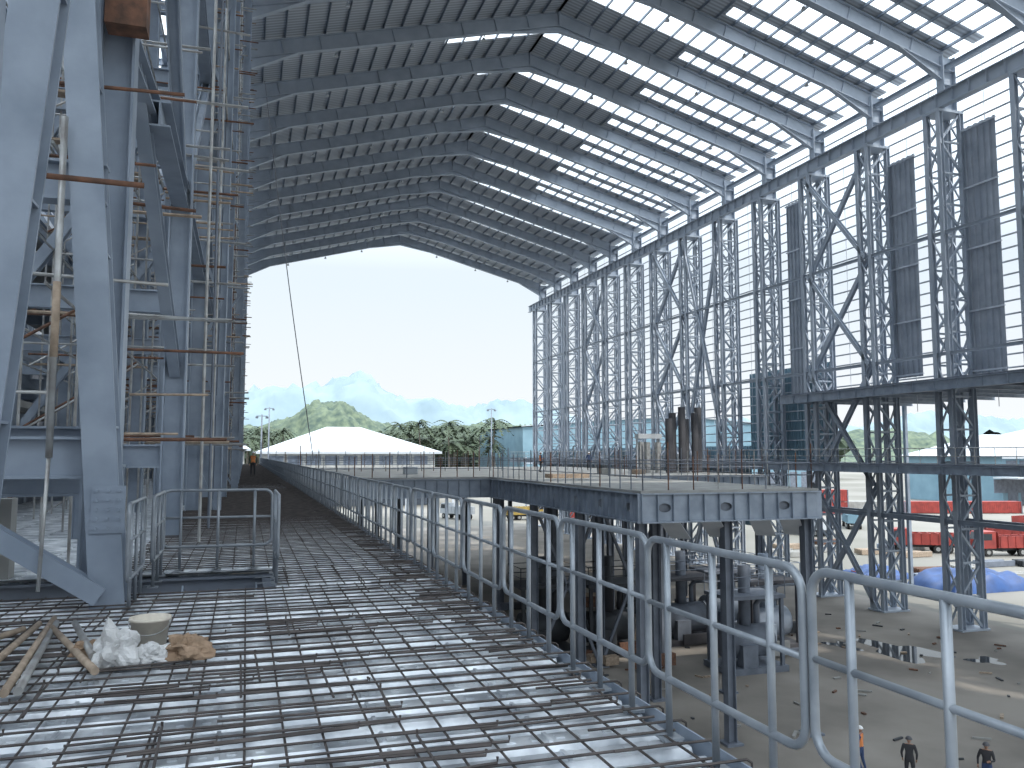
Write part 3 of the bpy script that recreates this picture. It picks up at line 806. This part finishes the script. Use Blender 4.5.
# ---------------------------------------------------------------- workers
def worker(loc,rot,shirt,pants,pose=0,vest=None,helm=HELM):
    st=0.10 if pose==0 else 0.22
    pts={'pel':(0,0,.95),'sp':(0,0.01,1.15),'ch':(0,0,1.36),'nk':(0,0,1.50),
     'hl':(-.10,0,.90),'kl':(-.12,st*.5,.50),'al':(-.12,st*-.3,.10),'tl':(-.13,.17-st*.3,.05),
     'hr':(.10,0,.90),'kr':(.12,-st*.1,.50),'ar':(.12,-st*.6,.10),'tr':(.13,.17-st*.6,.05)}
    if pose==0:
        pts.update({'sl':(-.19,0,1.43),'el':(-.27,-.03,1.14),'wl':(-.25,.12,.90),'sr':(.19,0,1.43),'er':(.27,-.03,1.14),'wr':(.24,.10,.90)})
    elif pose==1:
        pts.update({'sl':(-.19,0,1.43),'el':(-.26,.06,1.14),'wl':(-.14,.30,1.16),'sr':(.19,0,1.43),'er':(.30,-.05,1.15),'wr':(.30,.02,.90)})
    else:
        pts.update({'sl':(-.19,0,1.43),'el':(-.30,.02,1.15),'wl':(-.12,.14,1.02),'sr':(.19,0,1.43),'er':(.30,.02,1.15),'wr':(.12,.14,1.02)})
    rad={'pel':.155,'sp':.135,'ch':.155,'nk':.06,'hl':.10,'kl':.068,'al':.045,'tl':.04,'hr':.10,'kr':.068,'ar':.045,'tr':.04,
     'sl':.075,'el':.048,'wl':.03,'sr':.075,'er':.048,'wr':.03}
    E=[('pel','sp'),('sp','ch'),('ch','nk'),('pel','hl'),('hl','kl'),('kl','al'),('al','tl'),('pel','hr'),('hr','kr'),('kr','ar'),('ar','tr'),
       ('ch','sl'),('sl','el'),('el','wl'),('ch','sr'),('sr','er'),('er','wr')]
    keys=list(pts)
    def skin(name,P,R,ED,root,sub=1):
        me=bpy.data.meshes.new(name); me.from_pydata(P,ED,[]); me.update()
        o=bpy.data.objects.new(name,me); COL.objects.link(o)
        o.modifiers.new('s','SKIN')
        for i,r in enumerate(R): me.skin_vertices[0].data[i].radius=(r,r*.8 if r>.13 else r)
        me.skin_vertices[0].data[root].use_root=True
        md2=o.modifiers.new('u','SUBSURF'); md2.levels=sub; md2.render_levels=sub
        dg=bpy.context.evaluated_depsgraph_get(); dg.update()
        m2=bpy.data.meshes.new_from_object(o.evaluated_get(dg)); bpy.data.objects.remove(o)
        o2=bpy.data.objects.new(name,m2); COL.objects.link(o2); return o2
    em=bpy.data.objects.new('construction_worker',None); COL.objects.link(em); em.location=loc; em.rotation_euler=(0,0,rot)
    body=skin('body',[pts[k] for k in keys],[rad[k] for k in keys],[(keys.index(a),keys.index(c)) for a,c in E],0,2)
    me=body.data; me.materials.clear()
    for m in (pants,shirt,BOOT,vest or shirt,SKIN): me.materials.append(m)
    for p in me.polygons:
        z=p.center.z; x=abs(p.center.x); p.use_smooth=True
        p.material_index=2 if z<.13 else (0 if (z<1.0 and x<.2) else (3 if x<.17 and z<1.47 else (4 if z>1.49 else 1)))
    body.parent=em
    hp=[];hr=[];he=[]
    for w,e in (('wl','el'),('wr','er')):
        W=V(pts[w]); d=(W-V(pts[e])).normalized(); sgn=-1 if w=='wl' else 1
        side=d.cross(V((1,0,0))).normalized()
        b0=len(hp); hp.append(tuple(W-d*.01)); hr.append(.026); hp.append(tuple(W+d*.08)); hr.append(.034); he.append((b0,b0+1))
        for f,L in enumerate((.07,.085,.08,.062)):
            off=side*(f-1.5)*.02
            a=W+d*.085+off; i0=len(hp)
            c=a+d*L*.55; tip=c+d*L*.35+V((-sgn*.02,0,0))
            hp+= [tuple(a),tuple(c),tuple(tip)]; hr+=[.0095,.009,.0075]; he+=[(b0+1,i0),(i0,i0+1),(i0+1,i0+2)]
        i0=len(hp); a=W+d*.03-side*.03; hp+=[tuple(a),tuple(a+d*.035-side*.025)]; hr+=[.012,.010]; he+=[(b0,i0),(i0,i0+1)]
    hb=MB().use(SKIN)
    for a,c in he: hb.tube(hp[a],hp[c],hr[a],6,r1=hr[c])
    hb.obj('hands',parent=em)
    bm=bmesh.new(); bmesh.ops.create_uvsphere(bm,u_segments=20,v_segments=14,radius=1)
    for v in bm.verts:
        x,y,z=v.co; w=.078*(1-.22*max(0,-z)); v.co=V((x*w,y*.098+ (0.012 if z<-.3 and y>0 else 0),z*.118))
    me=bpy.data.meshes.new('head'); bm.to_mesh(me); bm.free(); me.materials.append(SKIN)
    for p in me.polygons: p.use_smooth=True
    h=bpy.data.objects.new('head',me); h.location=(0,.02,1.635); COL.objects.link(h); h.parent=em
    fb=MB().use(SKIN); fb.add([(0,.125,1.61),(-.015,.11,1.605),(.015,.11,1.605),(0,.115,1.65)],[(0,1,3),(0,3,2),(0,2,1)])
    for s in (-1,1): fb.tube((s*.076,.02,1.61),(s*.086,.02,1.65),.014,6)
    fb.use(DARKC)
    for s in (-1,1): fb.tube((s*.03,.108,1.645),(s*.03,.116,1.645),.010,8)
    fb.tube((-.022,.112,1.573),(.022,.112,1.573),.005,5); fb.obj('face',parent=em)
    hm=MB().use(helm); vs=[];fs=[];n=20
    for j in range(7):
        t=j/6*math.pi/2
        for i in range(n): a=2*math.pi*i/n; vs.append((.115*math.cos(t)*math.cos(a),.02+.135*math.cos(t)*math.sin(a),1.675+.105*math.sin(t)))
    for j in range(6):
        for i in range(n): fs.append((j*n+i,j*n+(i+1)%n,(j+1)*n+(i+1)%n,(j+1)*n+i))
    hm.add(vs,fs,True)
    vs=[];fs=[]
    for i in range(n):
        a=2*math.pi*i/n; vs.append((.113*math.cos(a),.02+.133*math.sin(a),1.68)); q=.135+(.03 if math.sin(a)>.3 else 0); vs.append((.13*math.cos(a),.02+q*math.sin(a)*1.12,1.668))
    for i in range(n): j=(i+1)%n; fs.append((2*i,2*j,2*j+1,2*i+1))
    hm.add(vs,fs); hm.obj('hard_hat',parent=em)
    return em
worker((23.7,27.9,GZ),0.6,NAVY,NAVY,2,VEST)
worker((24.6,26.3,GZ),-.8,DARKC,DARKC,0,None,PLATE)
worker((26.9,24.9,GZ),2.2,DARKC,NAVY,1,None,PLATE)
worker((31.5,73,.04),2.8,NAVY,DARKC,0); worker((24,66,.04),-1.5,NAVY,DARKC,1,VEST); worker((0.6,62,0.0),3.0,DARKC,DARKC,0,VEST)

# ---------------------------------------------------------------- light & world (hazy bright sky, brighter overhead)
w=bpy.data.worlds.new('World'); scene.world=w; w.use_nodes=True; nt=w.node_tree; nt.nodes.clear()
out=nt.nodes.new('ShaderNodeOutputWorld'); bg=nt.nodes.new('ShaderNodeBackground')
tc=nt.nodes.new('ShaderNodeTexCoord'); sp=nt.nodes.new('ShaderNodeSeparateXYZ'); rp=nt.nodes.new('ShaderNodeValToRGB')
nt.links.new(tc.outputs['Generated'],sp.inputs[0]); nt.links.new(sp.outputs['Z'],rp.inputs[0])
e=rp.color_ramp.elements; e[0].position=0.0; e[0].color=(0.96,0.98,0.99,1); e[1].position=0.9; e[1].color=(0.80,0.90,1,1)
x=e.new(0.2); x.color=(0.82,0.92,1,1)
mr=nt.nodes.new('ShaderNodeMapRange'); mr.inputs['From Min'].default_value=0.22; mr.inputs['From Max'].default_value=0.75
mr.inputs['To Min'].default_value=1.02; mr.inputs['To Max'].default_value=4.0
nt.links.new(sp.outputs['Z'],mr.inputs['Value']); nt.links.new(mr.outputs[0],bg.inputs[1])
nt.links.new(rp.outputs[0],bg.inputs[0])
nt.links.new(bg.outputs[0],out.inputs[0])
ld=bpy.data.lights.new('sun','SUN'); ld.energy=3.6; ld.angle=0.02; ld.color=(1,.94,.85)
lo=bpy.data.objects.new('sun',ld); COL.objects.link(lo)
d=V((-0.30,0.55,-0.95)); lo.rotation_euler=d.to_track_quat('-Z','Y').to_euler(); lo.location=(0,0,80)

cd=bpy.data.cameras.new('camera'); cd.sensor_width=36; cd.lens=820/1024*36; cd.clip_end=8000; cd.clip_start=0.05
co=bpy.data.objects.new('camera',cd); co.location=(0,0,1.585); co.rotation_euler=(math.radians(90+4.9),0,math.radians(-18)); COL.objects.link(co)
scene.camera=co
try: scene.view_settings.view_transform='Standard'; scene.view_settings.look='None'
except Exception as ex: print(ex)
